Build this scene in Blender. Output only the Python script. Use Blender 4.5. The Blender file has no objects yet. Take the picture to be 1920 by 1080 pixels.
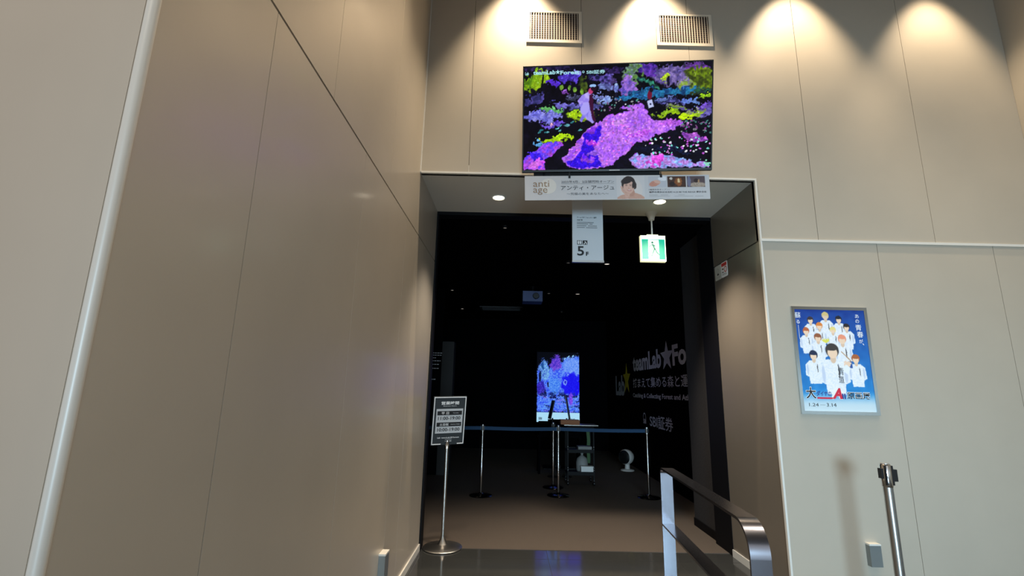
import bpy, bmesh, math, random
import numpy as np
from mathutils import Matrix, Vector
C = bpy.context.scene.collection
SC = bpy.context.scene
PI = math.pi
random.seed(4)

def lin(c):
    return tuple(((v/255)/12.92 if v/255 <= .04045 else ((v/255+.055)/1.055)**2.4) for v in c)

# ------------------------------------------------------------------ camera
H = 1.522
yaw, pitch, roll, FPX = .005, .210, .021, 892.2
fw = Vector((math.sin(yaw)*math.cos(pitch), math.cos(yaw)*math.cos(pitch), math.sin(pitch)))
r0 = Vector((math.cos(yaw), -math.sin(yaw), 0)); u0 = r0.cross(fw)
rt = r0*math.cos(roll)+u0*math.sin(roll); up = -r0*math.sin(roll)+u0*math.cos(roll)
cam = bpy.data.cameras.new('camera'); co = bpy.data.objects.new('camera', cam); C.objects.link(co)
cam.sensor_width = 36; cam.lens = FPX/1920*36; cam.clip_start = .02
M = Matrix((rt, up, -fw)).transposed().to_4x4(); M.translation = (0, 0, H)
co.matrix_world = M
SC.camera = co
# ------------------------------------------------------------------ view, world, lamps
SC.view_settings.view_transform = 'Standard'; SC.view_settings.look = 'None'
SC.view_settings.exposure = 0; SC.view_settings.gamma = 1; SC.view_settings.use_curve_mapping = False
SC.cycles.max_bounces = 8; SC.cycles.use_denoising = True
w = bpy.data.worlds.new('world'); SC.world = w; w.use_nodes = True
w.node_tree.nodes['Background'].inputs[0].default_value = (1, .96, .93, 1)
w.node_tree.nodes['Background'].inputs[1].default_value = .58

def spot(loc, power, size, blend, col, aim=(0, 0, -1), rad=.05):
    l = bpy.data.lights.new('spot_lamp', 'SPOT'); l.energy = power; l.spot_size = math.radians(size); l.spot_blend = blend
    l.color = col; l.shadow_soft_size = rad
    o = bpy.data.objects.new('spot_lamp', l); C.objects.link(o); o.location = loc
    o.rotation_euler = Vector(aim).to_track_quat('-Z', 'Y').to_euler(); return o
def area(loc, aim, sx, sy, power, col):
    l = bpy.data.lights.new('area_lamp', 'AREA'); l.shape = 'RECTANGLE'; l.size = sx; l.size_y = sy; l.energy = power; l.color = col
    o = bpy.data.objects.new('area_lamp', l); C.objects.link(o); o.location = loc
    o.rotation_euler = Vector(aim).to_track_quat('-Z', 'Y').to_euler(); return o
WARM = (1, .80, .56)
WALLWASH = [(.06, 3.62, 430), (1.38, 3.62, 400), (2.74, 3.62, 350), (4.09, 3.62, 270)]
for x, y, p in WALLWASH:                                   # the row of ceiling downlights washing the end wall
    spot((x, y, 5.86), p, 68, .75, WARM, (0, .12, -1), .04)
spot((4.40, 2.6, 5.86), 220, 80, .8, WARM)                 # ceiling downlight beside the right wall
spot((-.46, 2.35, 5.86), 420, 80, .9, WARM, (-.10, 0, -1)); spot((-.46, 1.0, 5.86), 300, 84, .9, WARM, (-.10, 0, -1))       # ceiling downlight beside the left wall
spot((-1.6, -1.3, 5.86), 420, 96, 1, (1, .88, .74), (0, .25, -1))  # added unseen lamp, brightens the face turned to the hall
for x, y in ((1.6, .6), (3.0, 1.6)):                       # ceiling downlights of the hall
    spot((x, y, 5.86), 190, 110, 1, (1, .86, .68))
day = area((.9, -5.2, 1.6), (.22, 1, -.10), 2.0, 1.3, 105, (.52, .79, 1)); day.data.spread = math.radians(66)   # daylight of the open hall behind the camera
for x, y, p in ((-.13, 4.54, 165), (1.51, 4.55, 400)):      # the two soffit downlights
    spot((x, y, 3.40), p, 90, .7, (1, .86, .70), (0, 0, -1), .05)
for x, y, p in ((-.07, 5.6, 1), (1.44, 6.84, 6), (1.33, 9.13, 7), (-1.1, 9.0, 1.5)):   # dim spots in the dark room
    spot((x, y, 3.36), p, 120, 1, (1, .85, .75), (.25, 0, -1), .04)

# ------------------------------------------------------------------ helpers
MATS = {}
def mat(name, col, rough=.5, metal=0, spec=.5, emit=None, es=1, bump=None, var=0, coat=0):
    if name in MATS: return MATS[name]
    m = bpy.data.materials.new(name); m.use_nodes = True; nt = m.node_tree
    b = nt.nodes['Principled BSDF']; c = lin(col)
    b.inputs['Base Color'].default_value = (*c, 1); b.inputs['Roughness'].default_value = rough
    b.inputs['Metallic'].default_value = metal; b.inputs['Specular IOR Level'].default_value = spec
    b.inputs['Coat Weight'].default_value = coat; b.inputs['Coat Roughness'].default_value = .12
    if emit is not None:
        b.inputs['Emission Color'].default_value = (*lin(emit), 1); b.inputs['Emission Strength'].default_value = es
    tc = None
    if var or bump:
        tc = nt.nodes.new('ShaderNodeTexCoord'); nz = nt.nodes.new('ShaderNodeTexNoise')
        nz.inputs['Scale'].default_value = bump[0] if bump else 3; nz.inputs['Detail'].default_value = 4
        nt.links.new(tc.outputs['Object'], nz.inputs['Vector'])
        if var:
            r = nt.nodes.new('ShaderNodeValToRGB')
            r.color_ramp.elements[0].position = .3; r.color_ramp.elements[1].position = .7
            r.color_ramp.elements[0].color = (*[v*(1-var) for v in c], 1); r.color_ramp.elements[1].color = (*[min(1, v*(1+var)) for v in c], 1)
            nt.links.new(nz.outputs['Fac'], r.inputs[0]); nt.links.new(r.outputs[0], b.inputs['Base Color'])
        if bump:
            bp = nt.nodes.new('ShaderNodeBump'); bp.inputs['Strength'].default_value = bump[1]; bp.inputs['Distance'].default_value = .01
            nt.links.new(nz.outputs['Fac'], bp.inputs['Height']); nt.links.new(bp.outputs[0], b.inputs['Normal'])
    MATS[name] = m; return m

def attr_mat(name, emit):
    if name in MATS: return MATS[name]
    m = bpy.data.materials.new(name); m.use_nodes = True; nt = m.node_tree; b = nt.nodes['Principled BSDF']
    a = nt.nodes.new('ShaderNodeAttribute'); a.attribute_name = 'print_colour'
    if emit:
        b.inputs['Base Color'].default_value = (.01, .01, .01, 1); b.inputs['Roughness'].default_value = .25; b.inputs['Specular IOR Level'].default_value = 0
        nt.links.new(a.outputs['Color'], b.inputs['Emission Color']); b.inputs['Emission Strength'].default_value = emit
    else:
        nt.links.new(a.outputs['Color'], b.inputs['Base Color']); b.inputs['Roughness'].default_value = .4
    MATS[name] = m; return m

def obj(name, bm, m, parent=None, smooth=False, bevel=0):
    if bevel:
        bmesh.ops.bevel(bm, geom=[e for e in bm.edges if e.is_manifold and e.calc_face_angle(0) > .6], offset=bevel, segments=2, affect='EDGES', profile=.5)
    me = bpy.data.meshes.new(name); bm.to_mesh(me); bm.free()
    if smooth:
        me.polygons.foreach_set('use_smooth', [True]*len(me.polygons)); me.set_sharp_from_angle(angle=math.radians(40))
    me.materials.append(m)
    o = bpy.data.objects.new(name, me); C.objects.link(o)
    if parent: o.parent = parent
    return o
def tag(o, label=None, cat=None, group=None, kind=None):
    if label: o['label'] = label
    if cat: o['category'] = cat
    if group: o['group'] = group
    if kind: o['kind'] = kind
    return o
def thing(name, label, cat, loc=(0, 0, 0), group=None, mtx=None):
    o = bpy.data.objects.new(name, None); C.objects.link(o); o.empty_display_size = .05
    if mtx is not None: o.matrix_world = mtx
    else: o.location = loc
    return tag(o, label, cat, group)
def struct(name, bm, m, bevel=0, smooth=False):
    return tag(obj(name, bm, m, None, smooth, bevel), kind='structure')
def frame(loc, yaw=0, tilt=0, roll=0):
    r = Vector((math.cos(yaw), -math.sin(yaw), 0)); n = Vector((-math.sin(yaw), -math.cos(yaw), 0))
    u = Vector((0, 0, 1))*math.cos(tilt)+n*math.sin(tilt)
    r2 = r*math.cos(roll)+u*math.sin(roll); u2 = u*math.cos(roll)-r*math.sin(roll)
    m = Matrix((r2, u2.cross(r2), u2)).transposed().to_4x4(); m.translation = loc; return m
def BM(): return bmesh.new()
def bx(bm, x0, x1, y0, y1, z0, z1):
    v = [bm.verts.new(p) for p in ((x0, y0, z0), (x1, y0, z0), (x1, y1, z0), (x0, y1, z0), (x0, y0, z1), (x1, y0, z1), (x1, y1, z1), (x0, y1, z1))]
    for f in ((3, 2, 1, 0), (4, 5, 6, 7), (0, 1, 5, 4), (1, 2, 6, 5), (2, 3, 7, 6), (3, 0, 4, 7)): bm.faces.new([v[i] for i in f])
    return bm
def box(*a): return bx(BM(), *a)
def lathe(bm, prof, n=32, loc=(0, 0, 0), mtx=None):
    rings = []
    for r, z in prof:
        if r < 1e-6: rings.append([bm.verts.new((0, 0, z))])
        else: rings.append([bm.verts.new((r*math.cos(2*PI*i/n), r*math.sin(2*PI*i/n), z)) for i in range(n)])
    for a, b in zip(rings, rings[1:]):
        for i in range(n):
            j = (i+1) % n
            if len(a) == 1 and len(b) == 1: continue
            if len(a) == 1: bm.faces.new((a[0], b[j], b[i]))
            elif len(b) == 1: bm.faces.new((a[i], a[j], b[0]))
            else: bm.faces.new((a[i], a[j], b[j], b[i]))
    vs = [v for r in rings for v in r]
    t = (mtx or Matrix.Identity(4)); t = Matrix.Translation(loc) @ t
    bmesh.ops.transform(bm, matrix=t, verts=vs)
    bmesh.ops.recalc_face_normals(bm, faces=bm.faces)
    return bm
def poly(bm, pts, y0, y1):
    """closed outline in x,z extruded along y"""
    a = [bm.verts.new((x, y0, z)) for x, z in pts]; b = [bm.verts.new((x, y1, z)) for x, z in pts]
    fs = [bm.faces.new(a), bm.faces.new(b[::-1])]; n = len(pts)
    for i in range(n): fs.append(bm.faces.new((a[i], b[i], b[(i+1) % n], a[(i+1) % n])))
    bmesh.ops.recalc_face_normals(bm, faces=fs); return bm
def star_pts(cx, cz, rx, rz, inner=.42):
    return [(cx+rx*(1 if k % 2 == 0 else inner)*math.sin(k*PI/5), cz+rz*(1 if k % 2 == 0 else inner)*math.cos(k*PI/5)) for k in range(10)]
def raw_text(s, bold=0, shear=0):
    c = bpy.data.curves.new('tmp', 'FONT'); c.body = s; c.offset = bold; c.resolution_u = 3; c.shear = shear
    o = bpy.data.objects.new('tmp', c); C.objects.link(o)
    me = bpy.data.meshes.new_from_object(o.evaluated_get(bpy.context.evaluated_depsgraph_get()))
    bpy.data.objects.remove(o); bpy.data.curves.remove(c); return me
def text(bm, s, x0, x1, z0, z1, y=-.0015, bold=.01, shear=0, ref=None):
    """lettering in the x,z plane fitted to the box; with ref the box holds only that leading piece"""
    me = raw_text(s, bold, shear); n = len(me.vertices)
    if not n: return bm
    v = np.empty(n*3); me.vertices.foreach_get('co', v); v = v.reshape(-1, 3)
    lo, hi = v.min(0), v.max(0)
    if ref:
        m2 = raw_text(ref, bold, shear); q = np.empty(len(m2.vertices)*3); m2.vertices.foreach_get('co', q); q = q.reshape(-1, 3)
        lo, hi = q.min(0), q.max(0); bpy.data.meshes.remove(m2)
    sx = (x1-x0)/max(hi[0]-lo[0], 1e-6); sz = (z1-z0)/max(hi[1]-lo[1], 1e-6)
    vs = [bm.verts.new((x0+(p[0]-lo[0])*sx, y, z0+(p[1]-lo[1])*sz)) for p in v]
    for f in me.polygons:
        try: bm.faces.new([vs[i] for i in f.vertices])
        except ValueError: pass
    bpy.data.meshes.remove(me); return bm
def rect(bm, x0, x1, z0, z1, y=-.001):
    bm.faces.new([bm.verts.new(p) for p in ((x0, y, z0), (x1, y, z0), (x1, y, z1), (x0, y, z1))]); return bm
def copy_tree(o, parent=None):
    c = o.copy(); C.objects.link(c)
    if parent: c.parent = parent; c.matrix_parent_inverse = o.matrix_parent_inverse.copy()
    for ch in list(o.children): copy_tree(ch, c)
    return c

# ---- painted pictures (colour per vertex of a fine grid: prints and screens)
class Pic:
    def __init__(s, w, h, bg, seed=1):
        s.w, s.h = w, h; s.rng = np.random.RandomState(seed)
        s.U, s.V = np.meshgrid(np.linspace(0, 1, w), np.linspace(0, 1, h))
        s.asp = w/h; s.a = np.tile(np.array(bg, float), (h, w, 1))
        s.n1 = s.noise(14); s.n2 = s.noise(14); s.f1 = s.noise(55); s.f2 = s.noise(90); s.f3 = s.noise(150)
    def noise(s, k):
        gx, gy = k+2, int(k/s.asp)+3; g = s.rng.rand(gy, gx)
        x = s.U*(gx-1.001); y = s.V*(gy-1.001); i = x.astype(int); j = y.astype(int); fx = x-i; fy = y-j
        fx = fx*fx*(3-2*fx); fy = fy*fy*(3-2*fy)
        i2 = np.minimum(i+1, gx-1); j2 = np.minimum(j+1, gy-1)
        return (g[j, i]*(1-fx)+g[j, i2]*fx)*(1-fy)+(g[j2, i]*(1-fx)+g[j2, i2]*fx)*fy-.5
    def put(s, m, col, col2=None, tex=1.0):
        m = np.clip(m, 0, 1)[..., None]; c = np.array(col, float)
        c = np.tile(c, (s.h, s.w, 1))
        if col2 is not None:
            t = np.clip(.5+tex*(s.f1*1.2+s.f2*1.4), 0, 1)[..., None]; c = c*(1-t)+np.array(col2, float)*t
        s.a = s.a*(1-m)+c*m
    def ell(s, cx, cy, rx, ry, col, col2=None, ang=0, warp=.012, soft=.18):
        x = (s.U-cx+warp*(s.n1*2.6+s.f1*1.6+s.f2*.9))*s.asp; y = s.V-cy+warp*(s.n2*2.6+s.f2*1.8+s.f3*1.0); rx = rx*s.asp
        ca, sa = math.cos(ang), math.sin(ang); d = np.sqrt(((x*ca+y*sa)/rx)**2+((-x*sa+y*ca)/ry)**2)
        s.put((1+soft/2-d)/soft, col, col2)
    def poly(s, pts, col, col2=None, warp=.012):
        x = s.U+warp*(s.n1+s.f1*1.3); y = s.V+warp*1.6*(s.n2+s.f2*1.3); m = np.zeros(x.shape, bool)
        for (x0, y0), (x1, y1) in zip(pts, pts[1:]+pts[:1]):
            if y0 == y1: continue
            m ^= ((y0 > y) != (y1 > y)) & (x < (x1-x0)*(y-y0)/(y1-y0)+x0)
        m = m.astype(float); k = m.copy()
        k[1:-1, 1:-1] = (m[1:-1, 1:-1]*4+m[:-2, 1:-1]+m[2:, 1:-1]+m[1:-1, :-2]+m[1:-1, 2:])/8
        s.put(k, col, col2)
    def grid(s, name, x0, x1, z0, z1, y, m, parent):
        w, h = s.w, s.h
        P = np.stack([x0+s.U*(x1-x0), np.full_like(s.U, y), z1-s.V*(z1-z0)], -1).reshape(-1, 3)
        idx = np.arange(w*h).reshape(h, w)
        F = np.stack([idx[1:, :-1], idx[1:, 1:], idx[:-1, 1:], idx[:-1, :-1]], -1).reshape(-1, 4)
        me = bpy.data.meshes.new(name); me.from_pydata(P.tolist(), [], F.tolist())
        c = np.clip(s.a, 0, 255)/255; c = np.where(c <= .04045, c/12.92, ((c+.055)/1.055)**2.4)
        at = me.color_attributes.new('print_colour', 'FLOAT_COLOR', 'POINT')
        at.data.foreach_set('color', np.concatenate([c.reshape(-1, 3), np.ones((w*h, 1))], 1).ravel())
        me.materials.append(m); o = bpy.data.objects.new(name, me); C.objects.link(o)
        if parent: o.parent = parent
        return o

# ------------------------------------------------------------------ materials
PANEL = mat('beige_metal_panel', (190, 181, 167), .40, .30, .5, var=.02, coat=.15)
PANELB = mat('beige_painted_panel', (176, 167, 152), .42, .10, .5, var=.02)
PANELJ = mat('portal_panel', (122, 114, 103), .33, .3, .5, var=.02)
SOFF = mat('soffit_paint', (214, 210, 200), .6)
TRIM = mat('pale_aluminium_trim', (214, 212, 205), .4, .15)
GAP = mat('joint_black', (22, 20, 18), .8)
BLACK = mat('matt_black_wall', (9, 9, 11), .9, 0, .0)
BLACKP = mat('black_frame_paint', (12, 12, 15), .6, 0, .12)
DGREY = mat('dark_grey_wall_board', (52, 52, 54), .8, 0, .2, bump=(40, .2), var=.06)
STEEL = mat('brushed_steel', (180, 177, 172), .34, 1)
CHROME = mat('chrome', (215, 213, 210), .14, 1)
WHITE = mat('white_plastic', (226, 226, 220), .4)
BLK = mat('black_plastic', (16, 16, 18), .4)
BLKM = mat('black_metal', (14, 14, 15), .6, 0, .2)
TILE = mat('dark_polished_tile', (52, 53, 52), .10, 0, .5, bump=(2, .02), var=.08)
CARPET = mat('taupe_carpet', (92, 83, 75), .95, 0, .1, bump=(220, .8), var=.25)
INK = mat('black_print', (20, 20, 24), .6)
PW = mat('white_print', (235, 235, 235), .6)

# ------------------------------------------------------------------ setting
D, D2, XL, XR, ZS, ZB, XC, ZC = 4.0, 4.968, -.83, 2.203, 3.427, 2.857, 4.758, 5.9
struct('floor', box(-4, 6.5, -6.5, 5.05, -.1, 0), TILE)
bm = BM()
for x in (-.79, .41, 1.61, 2.81, 4.01): bx(bm, x-.0015, x+.0015, -6, 5.049, -.001, .0006)
for y in (-1.2, 0, 1.2, 2.4, 3.6, 4.8): bx(bm, -.8, 4.7, y-.0015, y+.0015, -.001, .0006)
struct('trim_8', bm, GAP)
struct('floor_inner', box(-3.6, 2.8, 5.05, 13, -.1, .004), CARPET)
struct('ceiling', box(-4, 6.5, -6.5, 4.3, ZC, ZC+.1), mat('ceiling_paint', (88, 82, 76), .8))
struct('ceiling_inner', box(-3.6, 2.8, 5.0, 13, 3.40, 3.5), BLACK)
# left wall in its own slightly turned frame: local x = 0 is its face, y runs from the near corner to the portal's end
tl = math.atan(.015)
def left_struct(name, bm, m, bevel=0, smooth=False):
    o = struct(name, bm, m, bevel, smooth); o.location = (-.875, 1.0, 0); o.rotation_euler = (0, 0, -tl); return o
G = .0018
bm = BM()
lo = [.0, .50, 1.555, 2.62, 3.02, 3.97]
for a, b in zip(lo, lo[1:]): bx(bm, -.06, 0, a+G, b-G, .0, ZB-.006)
hi = [.0, 1.045, 2.09, 3.00]
for a, b in zip(hi, hi[1:]): bx(bm, -.06, 0, a+G, b-G, ZB+.006, ZC)
bx(bm, -.06, 0, 3.0+G, 3.97, ZB+.006, ZS)
bx(bm, -3, -.03, 0, .06, 0, ZC)                      # the face turned to the hall
left_struct('wall_left', bm, PANEL, .0012)
left_struct('wall_left_backing', box(-.12, -.059, .01, 3.96, 0, ZC), GAP)
bm = BM(); lathe(bm, [(.014, 0), (.014, ZC)], 24, (-.012, .004, 0))
left_struct('trim_1', bm, TRIM, smooth=True)
bm = BM(); bx(bm, .0, .012, .02, 3.97, 0, .06); left_struct('baseboard_left', bm, TRIM, .002)
left_struct('trim_2', box(-.02, .008, 3.0-.014, 3.0-.002, ZS, ZC), TRIM)
# end wall
bm = BM()
xs = [-.83, -.395, .641, 1.68, 2.72, 3.76, XC]
for a, b in zip(xs, xs[1:]):
    z0 = ZS if b < XR else ZB+.004
    if a < XR < b:
        bx(bm, a+G, XR, D, D+.06, ZS, ZC); bx(bm, XR, b-G, D, D+.06, ZB+.004, ZC)
    else: bx(bm, a+G, b-G, D, D+.06, z0, ZC)
xs2 = [XR, 3.23, 4.26, XC]
for a, b in zip(xs2, xs2[1:]): bx(bm, a+G, b-G, D, D+.06, 0, ZB-.004)
struct('wall_back', bm, PANELB, .001)
struct('wall_back_backing', bx(box(-.83, XC, D+.055, D+.12, ZS+.02, ZC), XR+.05, XC, D+.055, D+.12, 0, ZC), GAP)
bm = BM(); bx(bm, XR+.004, XC, D-.010, D+.01, ZB-.011, ZB+.011); struct('trim_3', bm, TRIM, .003)
bm = BM(); bx(bm, XL, XR+.012, D-.006, D+.02, ZS-.006, ZS+.012); struct('trim_4', bm, TRIM, .002)
bm = BM(); bx(bm, XR-.004, XR+.012, D-.006, D+.02, 0, ZS-.006); struct('trim_5', bm, TRIM, .002)
struct('baseboard_back', box(XR+.01, XC, D-.012, D, 0, .06), TRIM)
struct('wall_right', box(XC, XC+.1, -1.5, D+.1, 0, ZC), PANELB)
# portal
struct('soffit', box(XL-.05, XR+.05, D+.001, D2, ZS, ZS+.08), SOFF)
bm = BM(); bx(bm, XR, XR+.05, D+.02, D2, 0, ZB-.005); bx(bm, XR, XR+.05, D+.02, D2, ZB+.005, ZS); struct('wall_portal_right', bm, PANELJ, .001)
struct('wall_portal_backing', box(XR+.03, XR+.08, D+.02, D2, 0, ZS), GAP)
struct('baseboard_right', box(XR-.012, XR, D+.02, D2, 0, .065), TRIM, .002)
struct('trim_6', bx(bx(box(XL-.1, -.797, D2, D2+.13, 0, ZS), -.797, XR, D2, D2+.13, 3.39, ZS+.1), XR-.004, XR+.2, D2, D2+.39, 0, ZS), BLACKP)
struct('wall_partition_right', box(2.25, 2.32, D2+.39, 6.05, 0, 3.4), DGREY)
struct('baseboard_inner', box(2.238, 2.25, D2+.39, 6.05, .004, .09), BLACKP)
struct('wall_inner_right', box(2.67, 2.75, 5.3, 13, 0, 3.4), BLACK)
struct('wall_inner_back', box(-3.6, 2.75, 13, 13.1, 0, 3.4), BLACK)
struct('wall_inner_left', box(-3.7, -3.6, 5, 13, 0, 3.4), BLACK)
struct('wall_inner_front', box(-3.7, -.86, 5.0, 5.1, 0, 3.4), BLACK)
struct('wall_partition_left', box(-3.6, -1.24, 9, 9.12, 0, 3.4), BLACK)
struct('trim_7', box(-1.24, -1.02, 9, 9.3, 0, 2.38), mat('brown_black_board', (34, 30, 27), .7))

# ------------------------------------------------------------------ television
t = thing('television', 'large flat television tilted forward above the dark entrance, showing purple blossoms', 'television', mtx=frame((.8768, 3.6764, 3.8224), .1109, .2218, -.0132))
TW, TH = 1.603, .9216
obj('housing', box(-TW/2, TW/2, .003, .035, -TH/2, TH/2), BLK, t, bevel=.003)
bm = BM(); b_ = .010
bx(bm, -TW/2, TW/2, -.002, .004, TH/2-b_, TH/2); bx(bm, -TW/2, TW/2, -.002, .004, -TH/2, -TH/2+.018)
bx(bm, -TW/2, -TW/2+b_, -.002, .004, -TH/2+.018, TH/2-b_); bx(bm, TW/2-b_, TW/2, -.002, .004, -TH/2+.018, TH/2-b_)
bz = obj('bezel', bm, BLK, t)
obj('maker_badge', box(-.05, .04, -.0028, -.0015, -TH/2+.006, -TH/2+.010), CHROME, bz)
obj('wall_bracket', bx(bx(box(-.35, .35, .036, .06, -.25, .25), -.3, .3, .06, .14, -.30, -.22), -.28, .28, .06, .25, .16, .2), BLKM, t)
obj('lower_mount_bar', bx(box(-.62, .38, .03, .05, -TH/2-.035, -TH/2+.02), -.7, -.60, .03, .05, -TH/2-.022, -TH/2+.02), BLKM, t)
p = Pic(400, 226, (9, 6, 20), 3)
X = lambda x: (x-84)/1312.0
Y = lambda y, x=700: (y-(92-(x-84)*.036))/((735)+(x-84)*.022)
def P_(pts): return [(X(a), Y(b, a)) for a, b in pts]
def E_(x, y, rx, ry, c, c2=None, ang=0, warp=.024): p.ell(X(x), Y(y, x), rx/1312, ry/740, c, c2, ang, warp)
p.a += (p.n1*18+p.f1*14)[..., None]*np.array((.5, .4, 1))
E_(160, 110, 90, 25, (70, 50, 120), (20, 20, 40)); E_(300, 90, 140, 30, (50, 40, 90), (14, 12, 40))
E_(1300, 165, 130, 110, (120, 150, 24), (50, 60, 20)); E_(1230, 190, 60, 60, (150, 190, 50), (110, 100, 160))
E_(1110, 135, 150, 65, (140, 120, 190), (70, 60, 120)); E_(950, 92, 60, 45, (110, 60, 190), (40, 20, 110))
E_(1290, 70, 110, 22, (120, 60, 180), (40, 40, 60)); E_(1060, 150, 22, 24, (170, 200, 40))
E_(845, 140, 60, 80, (100, 150, 70), (90, 110, 110)); E_(820, 215, 52, 62, (170, 120, 220), (90, 70, 170))
E_(700, 110, 80, 30, (60, 40, 110), (20, 14, 50)); E_(640, 180, 80, 30, (110, 90, 190), (20, 20, 60), .3); E_(690, 210, 18, 40, (70, 55, 110))
E_(1080, 255, 260, 26, (40, 130, 180), (20, 60, 110)); E_(850, 292, 130, 13, (40, 130, 190), (30, 90, 150)); E_(960, 195, 70, 14, (60, 160, 130), (20, 50, 50), .4)
E_(1340, 260, 60, 22, (30, 40, 60), (40, 90, 60))
E_(120, 215, 60, 62, (140, 185, 24), (70, 110, 20)); E_(196, 185, 42, 66, (160, 200, 30), (110, 150, 20), .35); E_(115, 150, 25, 22, (16, 12, 30))
E_(280, 200, 55, 20, (100, 50, 230), (70, 40, 190)); E_(375, 160, 48, 34, (100, 70, 235), (60, 40, 160)); E_(445, 170, 45, 42, (110, 80, 240), (50, 30, 150)); E_(480, 140, 26, 30, (140, 140, 230))
for x, y in ((350, 232), (412, 235), (450, 250)): E_(x, y, 12, 19, (130, 180, 60), (80, 120, 40), .3, .004)
E_(515, 210, 22, 50, (80, 100, 30), (30, 40, 20)); E_(500, 262, 12, 25, (120, 170, 50), None, 0, .004); E_(365, 262, 35, 9, (110, 60, 150), None, .3)
E_(165, 325, 95, 30, (90, 80, 170), (40, 40, 90), -.42); E_(375, 350, 110, 18, (130, 120, 220), (60, 60, 140), .1)
E_(285, 386, 95, 15, (120, 200, 120), (90, 160, 90)); E_(215, 438, 145, 36, (150, 150, 240), (90, 90, 190), -.1); E_(560, 365, 110, 24, (130, 130, 220), (60, 60, 120))
E_(640, 230, 50, 22, (130, 150, 220), (60, 60, 120)); E_(600, 290, 60, 9, (120, 130, 200)); E_(655, 312, 38, 22, (150, 180, 240), (110, 130, 200)); E_(430, 300, 60, 16, (40, 50, 60), (70, 70, 110))
E_(300, 488, 110, 20, (130, 100, 240), (60, 30, 150), -.08); E_(275, 484, 26, 12, (230, 170, 190)); E_(520, 425, 100, 28, (180, 220, 20), (130, 170, 20), .12)
E_(310, 607, 108, 22, (190, 235, 20), (150, 190, 20), -.1); E_(180, 632, 22, 14, (90, 160, 220))
for x, y in ((200, 556), (250, 549), (345, 545), (360, 508), (400, 500), (440, 478), (330, 528), (215, 540), (490, 536)): E_(x, y, 16, 7, (110, 190, 200), (40, 110, 120), -.3, .006)
E_(1150, 330, 130, 18, (110, 110, 200), (40, 40, 90)); E_(1235, 322, 42, 20, (120, 160, 240), (80, 100, 190)); E_(1080, 300, 60, 10, (100, 120, 190)); E_(1340, 304, 66, 13, (150, 200, 30))
E_(1130, 375, 70, 14, (150, 190, 40), (90, 90, 120)); E_(1340, 365, 70, 16, (130, 90, 220), (70, 50, 140)); E_(1090, 422, 85, 18, (170, 215, 20), (120, 160, 30), -.12)
E_(1345, 415, 60, 32, (130, 120, 210), (70, 60, 130)); E_(1270, 405, 62, 30, (160, 200, 40), (110, 110, 120)); E_(1225, 445, 40, 28, (190, 230, 20)); E_(1170, 390, 90, 10, (80, 70, 130))
p.poly(P_([(1195, 555), (1290, 550), (1375, 620), (1300, 628), (1230, 605)]), (190, 100, 220), (110, 50, 150))
p.poly(P_([(84, 735), (150, 700), (215, 640), (355, 618), (380, 640), (290, 720), (235, 745), (245, 822), (84, 824)]), (190, 80, 235), (90, 60, 240))
E_(140, 725, 50, 30, (60, 30, 240)); E_(180, 780, 60, 40, (230, 120, 250), (180, 60, 220))
p.poly(P_([(370, 745), (420, 690), (470, 620), (540, 530), (640, 480), (670, 425), (760, 420), (835, 395), (770, 372), (860, 358), (925, 345), (965, 410), (990, 470), (1110, 462), (1215, 480), (1140, 545), (1010, 580), (975, 608), (890, 632), (820, 700), (720, 785), (640, 812), (470, 818), (400, 795)]), (205, 125, 252), (160, 90, 240))
p.poly(P_([(520, 560), (640, 500), (640, 590), (590, 650), (600, 700), (625, 760), (660, 800), (470, 815), (410, 790), (400, 770), (470, 690)]), (60, 16, 240), (40, 10, 200))
p.poly(P_([(430, 690), (480, 610), (520, 590), (500, 680), (450, 740), (390, 760)]), (190, 110, 235), (140, 70, 230))
E_(550, 630, 40, 22, (190, 60, 230), (90, 30, 220)); E_(540, 740, 40, 26, (170, 80, 240), (80, 20, 230)); E_(580, 690, 30, 18, (150, 90, 240)); E_(590, 540, 30, 22, (130, 50, 220))
E_(880, 560, 70, 20, (180, 70, 225), (200, 110, 240)); E_(760, 470, 60, 30, (215, 150, 250), (180, 110, 240)); E_(1130, 495, 90, 25, (160, 80, 220), (200, 100, 230))
p.poly(P_([(840, 745), (880, 708), (960, 725), (1060, 722), (1150, 732), (1250, 745), (1290, 775), (1340, 762), (1382, 775), (1378, 802), (1180, 800), (1000, 803), (900, 805), (850, 780)]), (200, 140, 240), (120, 160, 230))
E_(1020, 752, 50, 24, (220, 80, 225)); E_(1350, 780, 30, 15, (140, 220, 190))
E_(1050, 680, 180, 22, (14, 16, 40)); E_(1130, 690, 120, 10, (16, 26, 60))
rs = np.random.RandomState(5)
for k in range(150):
    if k < 70: x, y = rs.uniform(950, 1390), rs.uniform(590, 715)
    elif k < 110: x, y = rs.uniform(1190, 1395), rs.uniform(470, 560)
    else: x, y = rs.uniform(600, 900), rs.uniform(300, 400)
    c = [(230, 150, 240), (230, 235, 245), (120, 220, 210), (200, 90, 220)][rs.randint(4)]
    if k > 69: c = tuple(v*.6 for v in c)
    E_(x, y, rs.uniform(3, 11), rs.uniform(3, 8), c, None, rs.uniform(-1, 1), 0)
for k in range(260):                                    # blossom speckle on the path
    x, y = rs.uniform(400, 1000), rs.uniform(400, 810)
    i, j = int(np.clip(X(x)*400, 0, 399)), int(np.clip(Y(y, x)*226, 0, 225)); c0 = p.a[j, i]
    if c0[0] > 140 and c0[2] > 200: E_(x, y, 7, 5, [(225, 160, 255), (170, 80, 235), (235, 110, 235), (150, 100, 250)][rs.randint(4)], None, 0, 0)
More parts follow.
